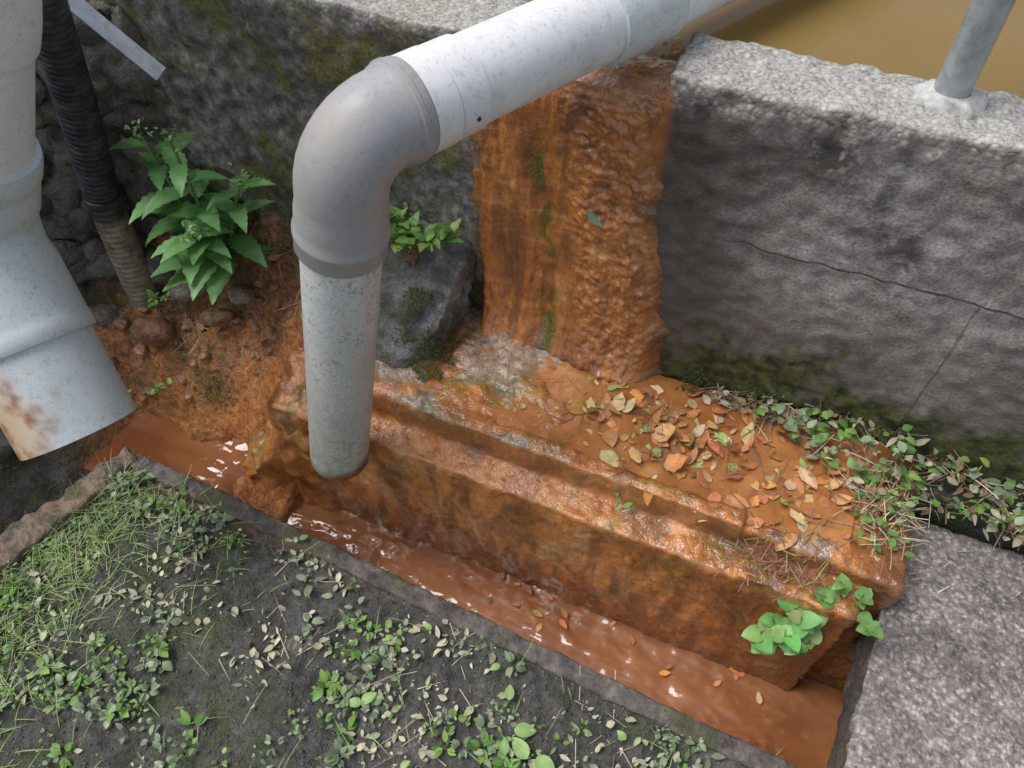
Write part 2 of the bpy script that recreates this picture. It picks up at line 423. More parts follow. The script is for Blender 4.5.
# ------------------------------------------------------------------ ochre spillway
def spill():
    NU, NV = 190, 330
    V = []; C = []; F = []
    L0, L1 = .22, .62
    for j in range(NV):
        l = (L0 + L1) * j / (NV - 1)
        for i in range(NU):
            u = i / (NU - 1)
            if l < L0: t = 1.03 + L0 - l; z = .858 + .020 * ss(1.17, 1.10, t)
            else: t = 1.03; z = .878 - (l - L0)
            hz = ss(.28, .87, z)
            s = lerp(lerp(-.535, -.565, hz), lerp(-.075, -.155, hz), u) + .024 * fbm(z * 9, u * 2, 1, 3) * (1 if u > .5 else -1) * ss(.14, 0, min(u, 1 - u))
            a = ss(L0 - .045, L0 + .05, l) * math.pi / 2
            n = Vector((0, -math.sin(a), math.cos(a)))
            face = ss(L0 - .03, L0 + .06, l)
            right = ss(.44, .62, u + .07 * fbm(z * 6, 3, 1, 3))
            th = .002 + face * lerp(.008, .012 + .008 * ss(.75, .45, z), right)
            rill = .011 * fbm(s * 26, z * 3.2, 5, 4) + .004 * fbm(s * 70, z * 14, 2, 3) + .004 * fbm(s * 10, z * 20, 6, 3)
            k1 = mn.voronoi(Vector((s * 85, z * 80, 1.5)))[0][0]
            nod = .005 * (.5 - k1) + .006 * fbm(s * 70, z * 66, 7, 3) + .010 * fbm(s * 12, z * 8, 1, 3) + .006 * fbm(s * 30, z * 22, 1, 3)
            th += face * lerp(rill, nod, right)
            th += .045 * math.exp(-max(0, z - .285) / .055) * face
            groove = math.exp(-((u - .40) / .045) ** 2)
            th -= face * groove * .009
            ed = ss(0, .10, u) * ss(1, .78, u + .05 * fbm(z * 11, 1, 1, 3))
            th = lerp(-.02, th, ed) if l > L0 - .03 else th
            p = Vector((s, t, z)) + n * th
            p.z -= .014 * math.exp(-((l - L0) / .035) ** 2)
            p.z += .003 * fbm(s * 30, l * 30, 3, 3) * (1 if t > 1.03 else 0)
            V.append(p)
            gr = groove * ss(-.15, .15, fbm(s * 30, z * 14, 3, 3) + .05) * ss(.80, .7, z) * face
            gr = max(gr, ss(.10, .02, u) * .7 * ss(-.1, .3, fbm(s * 10, z * 8, 1, 3)) * face)
            dk = ss(-.05, .40, fbm(s * 22, z * 2.5, 8, 4)) * .55 * (1 - right * .5)
            dk = max(dk, .4 * math.exp(-((u - .50) / .03) ** 2) * ss(.85, .7, z) * ss(-.3, .2, fbm(1, z * 8, 3, 3)))
            dk = max(dk, ss(.78, .95, u + .12 * fbm(z * 10, 4, 1, 3)) * .88)
            dk = max(dk, ss(.08, .0, u + .05 * fbm(z * 10, 4, 7, 3)) * .7)
            dk = max(dk, .4 * ss(.1, .4, fbm(s * 30, z * 30, 4, 3)) * right)
            gy = .5 * (1 - face) * ss(-.1, .3, fbm(s * 8, t * 8, 1, 3))
            C.append((gy, gr * .9, dk * face))
    for j in range(NV - 1):
        for i in range(NU - 1):
            a = j * NU + i; F.append((a, a + NU, a + NU + 1, a + 1))
    mesh_obj('ochre_spillway', V, F, ORG, True, C)
spill()

# ------------------------------------------------------------------ water
def sheet(name, s0, s1, t0, t1, zf, mat, nx=60, ny=60):
    V = []; F = []
    for j in range(ny + 1):
        for i in range(nx + 1):
            s = lerp(s0, s1, i / nx); t = lerp(t0, t1, j / ny)
            V.append((s, t, zf(s, t)))
    for j in range(ny):
        for i in range(nx):
            a = j * (nx + 1) + i; F.append((a, a + 1, a + nx + 2, a + nx + 1))
    return mesh_obj(name, V, F, mat, True)
sheet('pond_water', -1.4, 9, 1.08, 9.5, lambda s, t: .874, POND, 20, 20)
def chz(s, t):
    k = ss(-.88, -1.02, s + .03 * fbm(t * 14, 1, 1, 3))
    return lerp(-.178, -.088, k) + (.006 + .008 * k * (1 - k) * 4) * fbm(s * 16, t * 26, 1, 3) * (1 - .7 * ss(-1.05, -1.1, s))
sheet('channel_water', -1.42, .63, .495, .78, chz, CHW, 340, 60)
def filmz(s, t):
    pl = .300 - .038 * max(0, min(1, (s + .66) / .56))
    return pl + .006 * fbm(s * 11, t * 11, 1, 3) * ss(.1, -.2, s) + lerp(-.004, .0115, ss(-.45, -.12, s)) + .0014 * fbm(s * 40, t * 40, 3, 2)
sheet('basin_water', -.64, .30, .765, 1.02, filmz, FILM, 220, 60)

# ------------------------------------------------------------------ pipes
def make_path(ctrl, r, step=.006):
    pts = [Vector(ctrl[0])]
    for i in range(1, len(ctrl) - 1):
        p = Vector(ctrl[i]); a = (Vector(ctrl[i - 1]) - p).normalized(); b = (Vector(ctrl[i + 1]) - p).normalized()
        ang = a.angle(b); d = r / math.tan(ang / 2); bis = (a + b).normalized(); c = p + bis * (r / math.sin(ang / 2))
        s, e = p + a * d, p + b * d
        pts.append(s)
        sv, ev = s - c, e - c; tot = sv.angle(ev); k = max(2, int(tot * r / step)); ax = sv.cross(ev).normalized()
        for q in range(1, k + 1): pts.append(c + Matrix.Rotation(tot * q / k, 3, ax) @ sv)
    pts.append(Vector(ctrl[-1]))
    out = [pts[0]]
    for a, b in zip(pts, pts[1:]):
        k = max(1, int((b - a).length / .02))
        for q in range(1, k + 1): out.append(a.lerp(b, q / k))
    Ls = [0]
    for a, b in zip(out, out[1:]): Ls.append(Ls[-1] + (b - a).length)
    fr = []; x = None
    for i in range(len(out)):
        t = (out[min(i + 1, len(out) - 1)] - out[max(i - 1, 0)]).normalized()
        if x is None: x = t.orthogonal().normalized()
        x = (x - t * x.dot(t)).normalized(); fr.append((x, t.cross(x)))
    return out, Ls, fr
def samp(path, l):
    P, L, Fr = path
    l = max(0, min(L[-1], l)); lo = 0
    while lo < len(L) - 2 and L[lo + 1] < l: lo += 1
    k = (l - L[lo]) / max(1e-9, L[lo + 1] - L[lo])
    return P[lo].lerp(P[lo + 1], k), Fr[lo][0].lerp(Fr[lo + 1][0], k).normalized(), Fr[lo][1].lerp(Fr[lo + 1][1], k).normalized()
def tube(name, path, prof, mat, parent=None, seg=56, dens=.012):
    pr = [prof[0]]
    for a, b in zip(prof, prof[1:]):
        k = max(1, int(abs(b[0] - a[0]) / dens))
        for q in range(1, k + 1): pr.append((lerp(a[0], b[0], q / k), lerp(a[1], b[1], q / k)))
    V = []; F = []
    for l, r in pr:
        p, x, y = samp(path, l)
        for i in range(seg):
            a = 2 * math.pi * i / seg; V.append(p + x * (r * math.cos(a)) + y * (r * math.sin(a)))
    for j in range(len(pr) - 1):
        for i in range(seg):
            k = (i + 1) % seg; F.append((j * seg + i, j * seg + k, (j + 1) * seg + k, (j + 1) * seg + i))
    ob = mesh_obj(name, V, F, mat, True, None, parent)
    md = ob.modifiers.new('e', 'EDGE_SPLIT'); md.split_angle = math.radians(40)
    return ob
drain = empty('drain_pipe')
rB = .075
ctrl = [(-.641, .625, .212), (-.492, .640, .966), (.41, 2.49, .970)]
mp = make_path(ctrl, rB)
va = (Vector(ctrl[0]) - Vector(ctrl[1])); vb = (Vector(ctrl[2]) - Vector(ctrl[1])); ang = va.angle(vb)
bend0 = va.length - rB / math.tan(ang / 2); bend1 = bend0 + rB * (math.pi - ang)
LE = .592
e1 = bend1 + .026
tube('vertical_pipe', mp, [(.15, .050), (0, .050), (0, .0565), (LE + .03, .0565)], PIPE_W, drain)
tube('elbow', mp, [(LE, .0565), (LE, .0615), (LE + .003, .063), (LE + .026, .063), (LE + .029, .0646), (LE + .034, .0646), (LE + .039, .062),
     (LE + .07, .061), (LE + .08, .0592), (bend1 - .002, .0592), (bend1 + .002, .0615), (bend1 + .008, .0622), (bend1 + .010, .0648), (bend1 + .016, .0648), (bend1 + .018, .063), (e1, .063), (e1 + .002, .062), (e1 + .002, .0565)], PIPE_G, drain)
tube('horizontal_pipe', mp, [(e1 - .02, .0565), (e1 + .003, .0565), (e1 + .0035, .0616), (e1 + .040, .0616), (e1 + .042, .0570), (e1 + .044, .0605), (e1 + .085, .0602), (e1 + .087, .0568), (e1 + .28, .0565), (2.6, .0565)], PIPE_H, drain)
cb = bend0 + .46
tube('coupling', mp, [(cb, .0565), (cb + .001, .0625), (cb + .007, .064), (cb + .05, .064), (cb + .053, .0655), (cb + .061, .0655), (cb + .065, .064), (cb + .115, .064), (cb + .121, .0625), (cb + .122, .0565)], PIPE_L, drain)
p, x, y = samp(mp, e1 + .064)
dirh = (Vector(ctrl[2]) - Vector(ctrl[1])).normalized(); sd_ = dirh.cross(Vector((0, 0, 1))).normalized()
q0 = p + sd_ * .058 + Vector((0, 0, -.012)); q1 = p + sd_ * .0615 + Vector((0, 0, -.0125))
tube('joint_screw', make_path([tuple(q0), tuple(q1)], .01), [(0, .0028), (.003, .0028), (.0034, .0001)], HOSE, drain, 14)

outl = empty('outlet_pipe')
lp = make_path([(-1.005, .405, .375), (-1.215, .545, .66), (-1.085, .645, 1.02), (-.98, .735, 1.36), (-1.9, 1.2, 1.42)], .12)
tube('outlet_spout', lp, [(.2, .093), (0, .093), (0, .100), (.26, .100)], PIPE_L, outl)
tube('lower_socket', lp, [(.165, .1), (.165, .107), (.172, .110), (.19, .110), (.195, .108), (.30, .108), (.33, .104), (.42, .104), (.44, .108), (.50, .108), (.505, .111), (.53, .111), (.54, .108), (.541, .1)], PIPE_L, outl)
tube('riser_pipe', lp, [(.50, .1), (.72, .1), (.721, .107), (.75, .109), (.85, .109), (.86, .1), (lp[1][-1], .1)], PIPE_H, outl)

hose = empty('black_hose')
hp = make_path([(-1.36, .865, .08), (-1.375, .905, .42), (-1.305, .90, .66), (-1.215, .865, .88), (-1.13, .83, 1.12), (-1.33, .9, 1.4)], .15)
def tube_raw(name, path, pr, mat, parent, seg=40):
    V = []; F = []
    for l, r in pr:
        p, x, y = samp(path, l)
        for i in range(seg):
            a = 2 * math.pi * i / seg; V.append(p + x * (r * math.cos(a)) + y * (r * math.sin(a)))
    for j in range(len(pr) - 1):
        for i in range(seg):
            k = (i + 1) % seg; F.append((j * seg + i, j * seg + k, (j + 1) * seg + k, (j + 1) * seg + i))
    return mesh_obj(name, V, F, mat, True, None, parent)
prof = []; l = 0
while l < hp[1][-1]:
    k = .0006 if l < .34 else .0011
    prof.append((l, .037 + k * math.sin(l * 2 * math.pi / .014))); l += .0023
tube_raw('hose_body', hp, prof, HOSE, hose)
tube('hose_clamp', hp, [(.33, .038), (.331, .0405), (.345, .0405), (.346, .038)], HOSE, hose)

def bar(name, a, b, w, th, mat, up=Vector((0, 0, 1)), parent=None, off=0):
    a, b = Vector(a), Vector(b); d = (b - a).normalized(); x = d.cross(up).normalized(); y = x.cross(d).normalized()
    bm = bmesh.new(); vs = []
    for p in (a, b):
        for i, j in ((-1, -1), (1, -1), (1, 1), (-1, 1)):
            vs.append(bm.verts.new(p + x * (i * w / 2) + y * (j * th / 2 + off)))
    for f in ((3, 2, 1, 0), (4, 5, 6, 7), (0, 1, 5, 4), (1, 2, 6, 5), (2, 3, 7, 6), (3, 0, 4, 7)): bm.faces.new([vs[i] for i in f])
    bmesh.ops.recalc_face_normals(bm, faces=bm.faces)
    bmesh.ops.bevel(bm, geom=bm.edges[:], offset=min(w, th) * .2, segments=2, affect='EDGES')
    me = bpy.data.meshes.new(name); bm.to_mesh(me); bm.free(); me.materials.append(mat)
    ob = bpy.data.objects.new(name, me); scene.collection.objects.link(ob); ob.parent = parent; return ob
br = empty('metal_bracket')
A = Vector((-1.10, .945, .745)); B = Vector((-1.335, .85, 1.06)); upb = Vector((.3, -.4, 1))
bar('top_flange', A, B, .030, .004, ZINC, upb, br)
d = (B - A).normalized(); side = d.cross(upb).normalized(); upv = side.cross(d).normalized()
bar('side_flange', A + side * .0132 - upv * .018, B + side * .0132 - upv * .018, .0038, .031, ZINC, upb, br)

post = empty('railing_post')
pp = make_path([(.171, 1.125, .90), (.150, 1.125, 2.0)], .1)
tube('post_tube', pp, [(0, .024), (1.09, .024), (1.095, .0)], GALV, post, 32)
V = []; F = []
for j, (r, z) in enumerate([(.050, .900), (.045, .912), (.036, .917), (.024, .919)]):
    for i in range(40):
        a = 2 * math.pi * i / 40; q = r * (1 + .30 * fbm(math.cos(a) * 2, math.sin(a) * 2, j * .3, 3) * (j < 3))
        V.append((.171 + q * math.cos(a), 1.122 + q * math.sin(a) * (.85), z))
for j in range(3):
    for i in range(40): F.append((j * 40 + i, j * 40 + (i + 1) % 40, (j + 1) * 40 + (i + 1) % 40, (j + 1) * 40 + i))
mesh_obj('mortar_collar', V, F, m_attr('mortar', .9, 0, .6, 80), True, [(.48, .48, .46)] * len(V), post)

# ------------------------------------------------------------------ stones
def stone(name, c, size, rotz, col, seed, sub=4, parent=None, tilt=0.):
    bm = bmesh.new(); bmesh.ops.create_icosphere(bm, subdivisions=sub, radius=1)
    rr = random.Random(seed)
    planes = [(Vector((rr.uniform(-1, 1), rr.uniform(-1, 1), rr.uniform(-.8, 1))).normalized(), rr.uniform(.62, .85)) for _ in range(9)]
    M = Matrix.Rotation(rotz, 3, 'Z') @ Matrix.Rotation(tilt, 3, 'X')
    cols = []
    for v in bm.verts:
        p = v.co.copy()
        for n, d in planes:
            k = p.dot(n) - d
            if k > 0: p -= n * k * .92
        p += p.normalized() * (.09 * fbm(p.x * 3 + seed, p.y * 3, p.z * 3, 4))
        v.co = Vector(c) + M @ Vector((p.x * size[0], p.y * size[1], p.z * size[2]))
        cols.append(col)
    V = [v.co.copy() for v in bm.verts]; F = [[q.index for q in f.verts] for f in bm.faces]; bm.free()
    return mesh_obj(name, V, F, STONE, True, cols, parent)
def bcol(c, n, d):
    g = .5 + .5 * ss(-.3, .3, fbm(c.x * 20, c.y * 20, c.z * 20, 4))
    return (.19 * g, .185 * g, .185 * g)
solid('dark_rock', [([(-.70, .80), (-.60, .805), (-.535, .88), (-.53, 1.04), (-.74, 1.04), (-.73, .90)], .2, [.30, .30, .37, .485, .53, .42])],
      .006, [(.014, 9), (.008, 26), (.003, 70)], STONE, bcol, None, 3)
k = 0
rs = random.Random(11)
SL = [((-1.29, .80, .12), (.055, .04, .035), .2, (.26, .12, .075)), ((-1.22, .90, .20), (.05, .035, .04), .8, (.20, .18, .16)),
      ((-1.15, .94, .27), (.045, .03, .035), .1, (.17, .165, .15)), ((-1.34, .93, .20), (.05, .05, .05), .5, (.19, .16, .13)),
      ((-1.13, .865, .17), (.04, .03, .02), .4, (.30, .17, .10)), ((-1.43, .80, .10), (.07, .05, .05), 1.2, (.16, .14, .12)),
      ((-1.06, .90, .24), (.035, .03, .02), 2.2, (.26, .18, .13)), ((-1.49, .62, .08), (.08, .07, .06), .7, (.12, .12, .10)),
      ((-1.47, .45, .02), (.06, .05, .05), .3, (.10, .105, .085))]
for i in range(38):
    s = rs.uniform(-1.42, -1.0); t = rs.uniform(.70, .98); q = rs.uniform(.007, .020); g = rs.uniform(.14, .32)
    SL.append(((s, t, hgt(s, t) + q * .2), (q * rs.uniform(1, 1.5), q, q * .7), rs.uniform(0, 3), (g * 1.4, g * .75, g * .45)))
for c, sz, rz, col in SL:
    stone('stone', c, sz, rz, col, 20 + k, 3); k += 1

mas = empty('stone_wall')
Wp = [(-1.19, 1.06), (-1.50, .90), (-1.68, .62), (-1.82, -.1)]
solid('mortar_core', [([(-1.19, 1.3), (-2.4, 1.3), (-2.4, -.1), Wp[3], Wp[2], Wp[1], Wp[0]], -.1, .80)], .010, [(.030, 8), (.016, 28)], STONE,
      lambda c, n, d: (.10, .092, .08) if d < 0 else (.17, .16, .14), mas)
rr = random.Random(3)
for a, b in zip(Wp[:-1], Wp[1:]):
    a, b = Vector(a), Vector(b); ln = (b - a).length; z = .12
    ang_ = math.atan2((b - a).y, (b - a).x)
    while z < .80:
        x = rr.uniform(0, .04); hh = rr.uniform(.055, .11)
        while x < ln:
            w = rr.uniform(.06, .16); q = a.lerp(b, min(1, (x + w / 2) / ln)); g = rr.uniform(.08, .19)
            if rr.random() < .75:
                stone('facing_stone', (q.x, q.y, z + hh / 2 + rr.uniform(-.02, .02)), (w * .58, .030, hh * .62), ang_ + rr.uniform(-.15, .15), (g, g * rr.uniform(.88, .97), g * rr.uniform(.75, .92)), rr.randint(0, 9999), 3, mas, rr.uniform(-.3, .3))
            x += w
        z += hh

# ------------------------------------------------------------------ vegetation
class Col:
    def __init__(s): s.V = []; s.F = []; s.C = []
    def leaf(s, p, d, n, L, W, col, droop=.3, seg=5, shape='ovate', fold=.25, twist=0., serr=0.):
        p = Vector(p); d = Vector(d).normalized(); n = Vector(n); n = (n - d * n.dot(d)).normalized()
        x = d.cross(n).normalized(); b = len(s.V)
        q = p.copy(); dd = d.copy()
        cv = R.uniform(.85, 1.15)
        for i in range(seg + 1):
            u = i / seg
            if shape == 'ovate': w = math.sin(math.pi * min(1, u ** .75 * .98 + .02)) ** .8
            elif shape == 'lance': w = math.sin(math.pi * (u ** .8)) ** .9 * (1 - .35 * u)
            elif shape == 'heart': w = (math.sin(math.pi * min(1, (u * .90 + .10) ** .62)) ** .75)
            elif shape == 'blade': w = (1 - u ** 2) * .5 + .05
            else: w = 1
            if serr and i % 2: w *= 1 + serr
            hw = W * .5 * w; up = n * (abs(hw) * fold)
            c = tuple(v * cv * (1 + .15 * (u - .5)) for v in col)
            mc = tuple(v * 1.18 for v in c)
            s.V += [q - x * hw + up, q.copy(), q + x * hw + up]; s.C += [c, mc, c]
            if i < seg:
                a = b + 3 * i; s.F += [(a, a + 1, a + 4, a + 3), (a + 1, a + 2, a + 5, a + 4)]
            rot = Matrix.Rotation(-droop / seg, 3, x)
            dd = rot @ dd; n = rot @ n; q = q + dd * (L / seg)
            if twist: x = Matrix.Rotation(twist / seg, 3, dd) @ x
    def stem(s, pts, r0, r1, col, seg=5):
        pts = [Vector(p) for p in pts]; b = len(s.V); m = len(pts)
        for i, p in enumerate(pts):
            t = (pts[min(i + 1, m - 1)] - pts[max(i - 1, 0)]).normalized(); x = t.orthogonal().normalized(); y = t.cross(x)
            r = lerp(r0, r1, i / (m - 1))
            for k in range(seg):
                a = 2 * math.pi * k / seg; s.V.append(p + x * r * math.cos(a) + y * r * math.sin(a)); s.C.append(col)
        for i in range(m - 1):
            for k in range(seg):
                q = (k + 1) % seg; s.F.append((b + i * seg + k, b + i * seg + q, b + (i + 1) * seg + q, b + (i + 1) * seg + k))
    def make(s, name, mat, parent=None): return mesh_obj(name, s.V, s.F, mat, True, s.C, parent)
def rdir(el0, el1, az=None):
    a = R.uniform(0, 2 * math.pi) if az is None else az; e = math.radians(R.uniform(el0, el1))
    return Vector((math.cos(a) * math.cos(e), math.sin(a) * math.cos(e), math.sin(e)))
UP = Vector((0, 0, 1))
def green(k=1.):
    v = R.random(); return (lerp(.08, .21, v) * k, lerp(.18, .34, v) * k, lerp(.04, .08, v) * k)
def pale(k=1.):
    v = R.random(); return (lerp(.22, .42, v) * k, lerp(.33, .49, v) * k, lerp(.18, .32, v) * k)
def straw():
    v = R.random(); return (lerp(.24, .60, v), lerp(.19, .54, v), lerp(.12, .40, v))
# --- tall weed
w = Col()
base = Vector((-1.130, .945, .26))
for tipo, h, bs in [((.02, -.03), .36, base), ((-.09, .02), .31, base + Vector((-.03, .0, 0))), ((.10, .02), .27, base + Vector((.02, .0, 0))), ((.04, -.09), .18, base)]:
    pts = [bs + Vector((tipo[0] * u ** 1.4, tipo[1] * u ** 1.4, h * u)) for u in [i / 8 for i in range(9)]]
    w.stem(pts, .005, .003, (.24, .36, .12))
    az = R.uniform(0, 6)
    nl = 13
    for i in range(nl):
        u = .10 + .88 * i / nl; az += 2.4 + R.uniform(-.3, .3)
        k = u * 8; a = int(k); q = pts[a].lerp(pts[min(a + 1, 8)], k - a)
        Ls = lerp(.165, .075, u) * R.uniform(.85, 1.15)
        v = R.random(); c = (lerp(.15, .25, v), lerp(.34, .50, v), lerp(.11, .19, v))
        w.leaf(q, rdir(15, 40, az), UP, Ls, Ls * .42, c, R.uniform(.5, 1.2), 14, 'lance', .22, 0, .22)
    for i in range(20):
        tp = pts[-1] + Vector((R.gauss(0, .012), R.gauss(0, .012), R.uniform(-.01, .02)))
        w.leaf(tp, rdir(10, 80), UP, .014, .008, (.30, .48, .18), .3, 2)
w.make('weed_plant', LEAF)
def clump(name, c, n, spread, L, W, colf, shape='ovate', h=.05, serr=0, el=(10, 50)):
    w = Col()
    for i in range(n):
        q = Vector(c) + Vector((max(-spread * 1.4, min(spread * 1.4, R.gauss(0, spread))), R.gauss(0, spread * .7), 0)); t = q + Vector((R.gauss(0, .02), R.gauss(0, .02), R.uniform(.3, 1) * h))
        w.stem([q, q.lerp(t, .5) + Vector((R.gauss(0, .006), 0, 0)), t], .0015, .001, (.2, .24, .09), 4)
        for k in range(R.randint(3, 6)):
            l = L * R.uniform(.6, 1.2)
            w.leaf(q.lerp(t, R.uniform(.5, 1)), rdir(*el), UP, l, l * W, colf(), R.uniform(.2, .9), 6, shape, .2, 0, serr)
    return w.make(name, LEAF)
clump('small_weed', (-.61, .975, .48), 14, .035, .042, .45, lambda: green(1.4), 'lance', .07, .3)
clump('small_weed', (-.72, .96, .48), 12, .04, .032, .5, lambda: green(1.2), 'lance', .06, .2)
clump('vine_plant', (.265, .66, .13), 9, .028, .038, .95, lambda: (.26 * R.uniform(.7, 1.2), .46 * R.uniform(.8, 1.15), .14), 'heart', .09, 0, (-10, 45))
clump('vine_plant', (.325, .70, .21), 4, .02, .028, .95, lambda: (.20, .38, .11), 'heart', .06)
clump('small_weed', (-1.30, .86, .16), 6, .03, .025, .5, lambda: green(1.2), 'ovate', .03)
clump('small_weed', (-1.24, .70, .03), 5, .02, .018, .6, lambda: green(1.4), 'ovate', .02)
clump('small_weed', (-.10, .71, .235), 2, .008, .022, .5, lambda: green(1.6), 'ovate', .03)
# --- ground cover in front
dens = lambda s, t: fbm(s * 3.3 + 9, t * 3.3, 2, 4)
def front_ok(s, t): return t < curb_t(s) - .012 and s > curb2_s(t) + .02
w = Col()
n = 0
while n < 600:
    s = R.uniform(-1.4, .34); t = R.uniform(-.2, .5)
    if not front_ok(s, t): continue
    near = ss(.14, .02, curb_t(s) - t)
    dn = dens(s * 1.6, t * 1.6) * 1.3 + .0 + .20 * near + .16 * ss(-.75, -1.0, s) - .22 * math.exp(-((s + .62) / .16) ** 2 - ((t - .18) / .16) ** 2)
    if R.random() > dn + .05: continue
    n += 1
    q = Vector((s, t, hgt(s, t))); k = R.randint(3, 8); L0 = R.choice((.008, .010, .012, .016, .022)) * R.uniform(.8, 1.2); pl = R.random() < .6
    az = R.uniform(0, 6)
    for j in range(k):
        az += 2.2; c = pale(.85) if pl else green(1.4)
        e = R.uniform(.3, 1.4)
        st = q + Vector((math.cos(az) * .007 * e, math.sin(az) * .007 * e, .004 + .014 * R.random()))
        w.leaf(st, rdir(-5, 50, az), rdir(50, 90), L0 * R.uniform(.8, 1.25), L0 * R.uniform(.45, .75), c, R.uniform(0, .9), 4, 'ovate', .15)
for (s, t, L0, az) in [(-.14, .335, .042, .4), (-.10, .30, .045, 2.6), (-.085, .31, .05, 5.8), (-.42, .27, .032, 1.), (-.42, .27, .03, 3.6), (-.44, .41, .022, 2.), (-.70, .50, .02, 1), (-.21, .43, .022, 4), (-.17, .38, .03, 1.9), (.05, .40, .022, 2.7), (-.36, .44, .02, 3), (-.3, .2, .02, 1)]:
    w.leaf((s, t, hgt(s, t) + .018), rdir(5, 20, az), UP, L0, L0 * .62, (.34, .53, .18), .5, 8, 'ovate', .15)
w.make('ground_weeds', LEAF)
w = Col(); n = 0
while n < 1700:
    s = R.uniform(-1.42, .3); t = R.uniform(-.2, .5)
    if not front_ok(s, t): continue
    p = 1.1 * math.exp(-((s + 1.17) / .15) ** 2) + .012 + .03 * (dens(s * 2, t * 2) > .05)
    if R.random() > p: continue
    n += 1
    v = R.random(); c = (lerp(.20, .42, v), lerp(.33, .55, v), lerp(.10, .2, v))
    L0 = R.uniform(.03, .10)
    w.leaf((s, t, hgt(s, t)), rdir(10, 65), UP, L0, .0034, c, R.uniform(.3, 1.6), 6, 'blade', .3)
w.make('grass', LEAF)
w = Col(); n = 0
while n < 1500:
    s = R.uniform(-1.4, .34); t = R.uniform(-.2, .5)
    if not front_ok(s, t): continue
    if R.random() > .16 + 1.5 * dens(s * 1.5 + 4, t * 1.5) + .35 * ss(.1, .03, curb_t(s) - t): continue
    n += 1
    q = (s, t, hgt(s, t) + R.uniform(.002, .010))
    if R.random() < .15:
        w.leaf(q, rdir(-3, 10), UP, R.uniform(.02, .09), R.uniform(.0008, .0018), straw(), R.uniform(-.6, .7), 6, 'x', .1, R.uniform(-1, 1))
    else:
        L0 = R.uniform(.005, .026); v = R.random()
        c = (lerp(.30, .58, v), lerp(.33, .53, v), lerp(.20, .38, v))
        w.leaf(q, rdir(-20, 30), rdir(30, 90), L0, L0 * R.uniform(.3, .7), c, R.uniform(-1.3, 1.3), 4, 'ovate', .25)
w.make('dry_clippings', DRY)
w = Col()
for i in range(5200):
    s = R.uniform(-1.3, .34); t = R.uniform(-.15, .5)
    if not front_ok(s, t): continue
    r = R.uniform(.001, .0045) ; c = Vector((s, t, hgt(s, t))); b = len(w.V); g = R.uniform(.05, .19)
    for v in ((1, 0, 0), (-1, 0, 0), (0, 1, 0), (0, -1, 0), (0, 0, 1), (0, 0, -1)):
        w.V.append(c + Vector(v) * r * R.uniform(.6, 1.3)); w.C.append((g, g * .97, g * .92))
    for f in ((0, 2, 4), (2, 1, 4), (1, 3, 4), (3, 0, 4), (2, 0, 5), (1, 2, 5), (3, 1, 5), (0, 3, 5)): w.F.append(tuple(b + x for x in f))
w.make('soil_crumbs', CRUMB)
# --- fallen leaves on the step
w = Col()
def litter_col():
    v = R.random()
    if v < .5: return (R.uniform(.45, .70), R.uniform(.19, .30), R.uniform(.06, .12))
    if v < .72: return (R.uniform(.28, .42), R.uniform(.12, .18), .06)
    if v < .92: return (R.uniform(.6, .74), R.uniform(.42, .55), R.uniform(.18, .30))
    return (.32, .45, .14)
for i in range(330):
    u = R.random()
    s = R.gauss(-.10, .10) if u < .5 else R.gauss(.12, .13)
    t = R.gauss(.90, .05) if u < .5 else R.gauss(.87, .065)
    if not (-.45 < s < .36 and .755 < t < 1.0): continue
    L0 = R.choice((.012, .018, .026, .036, .050)) * R.uniform(.8, 1.1)
    w.leaf((s, t, filmz(s, t) + R.uniform(0.0005, .006)), rdir(-6, 9), rdir(55, 90), L0, L0 * R.uniform(.35, .8), litter_col(), R.uniform(-1.1, 1.1), 6, R.choice(('ovate', 'ovate', 'lance')), R.uniform(-.3, .4), 0, R.choice((0, .15, -.2)))
for i in range(130):
    s = R.uniform(-.3, .36); t = R.gauss(.87, .06)
    if not (.75 < t < 1.02): continue
    w.leaf((s, t, .279 + R.uniform(0, .012)), rdir(-3, 5), UP, R.uniform(.02, .08), R.uniform(.001, .002), (.26, .13, .07), R.uniform(-.3, .3), 4, 'x', .1)
for i in range(46):
    s, t, z = (R.uniform(-.42, -.2), R.uniform(1.04, 1.18), .884) if i < 26 else (R.uniform(-.35, .3), R.uniform(.60, .68), -.172)
    L0 = R.uniform(.012, .030)
    w.leaf((s, t, z), rdir(-3, 8), UP, L0, L0 * .5, litter_col(), R.uniform(-.5, .5), 5, 'ovate', .1)
w.make('fallen_leaves', DRY)
w = Col()
w.leaf((-.29, .995, .66), (.6, -.05, -.75), (0, -1, .1), .048, .018, (.30, .55, .42), .4, 7, 'lance', .2)
w.make('green_leaf', LEAF)
# --- heap of debris, twigs and creepers along the wall foot
w = Col(); g = Col()
def foot_z(s, t): return (.266 if s < .38 else max(.2, hgt(s, t))) + .035 * ss(.90, 1.02, t) * ss(.0, .3, s)
for i in range(720):
    s = R.uniform(.0, .85); lo = lerp(.98, .87, ss(.10, .36, s)); t = R.uniform(lo, 1.025)
    if s > .39: t = R.uniform(.95, 1.02)
    z = foot_z(s, t) + R.uniform(0, .03)
    if R.random() < .5: w.leaf((s, t, z), rdir(-6, 22), UP, R.uniform(.02, .08), R.uniform(.0008, .0022), straw() if R.random() < .5 else (.20, .13, .08), R.uniform(-.9, 1.1), 6, 'x', .1, R.uniform(-1, 1))
    else: w.leaf((s, t, z), rdir(-20, 30), rdir(30, 90), R.uniform(.01, .032), R.uniform(.006, .016), straw() if R.random() < .6 else (.3, .19, .11), R.uniform(-1.3, 1.3), 4, 'ovate', .2)
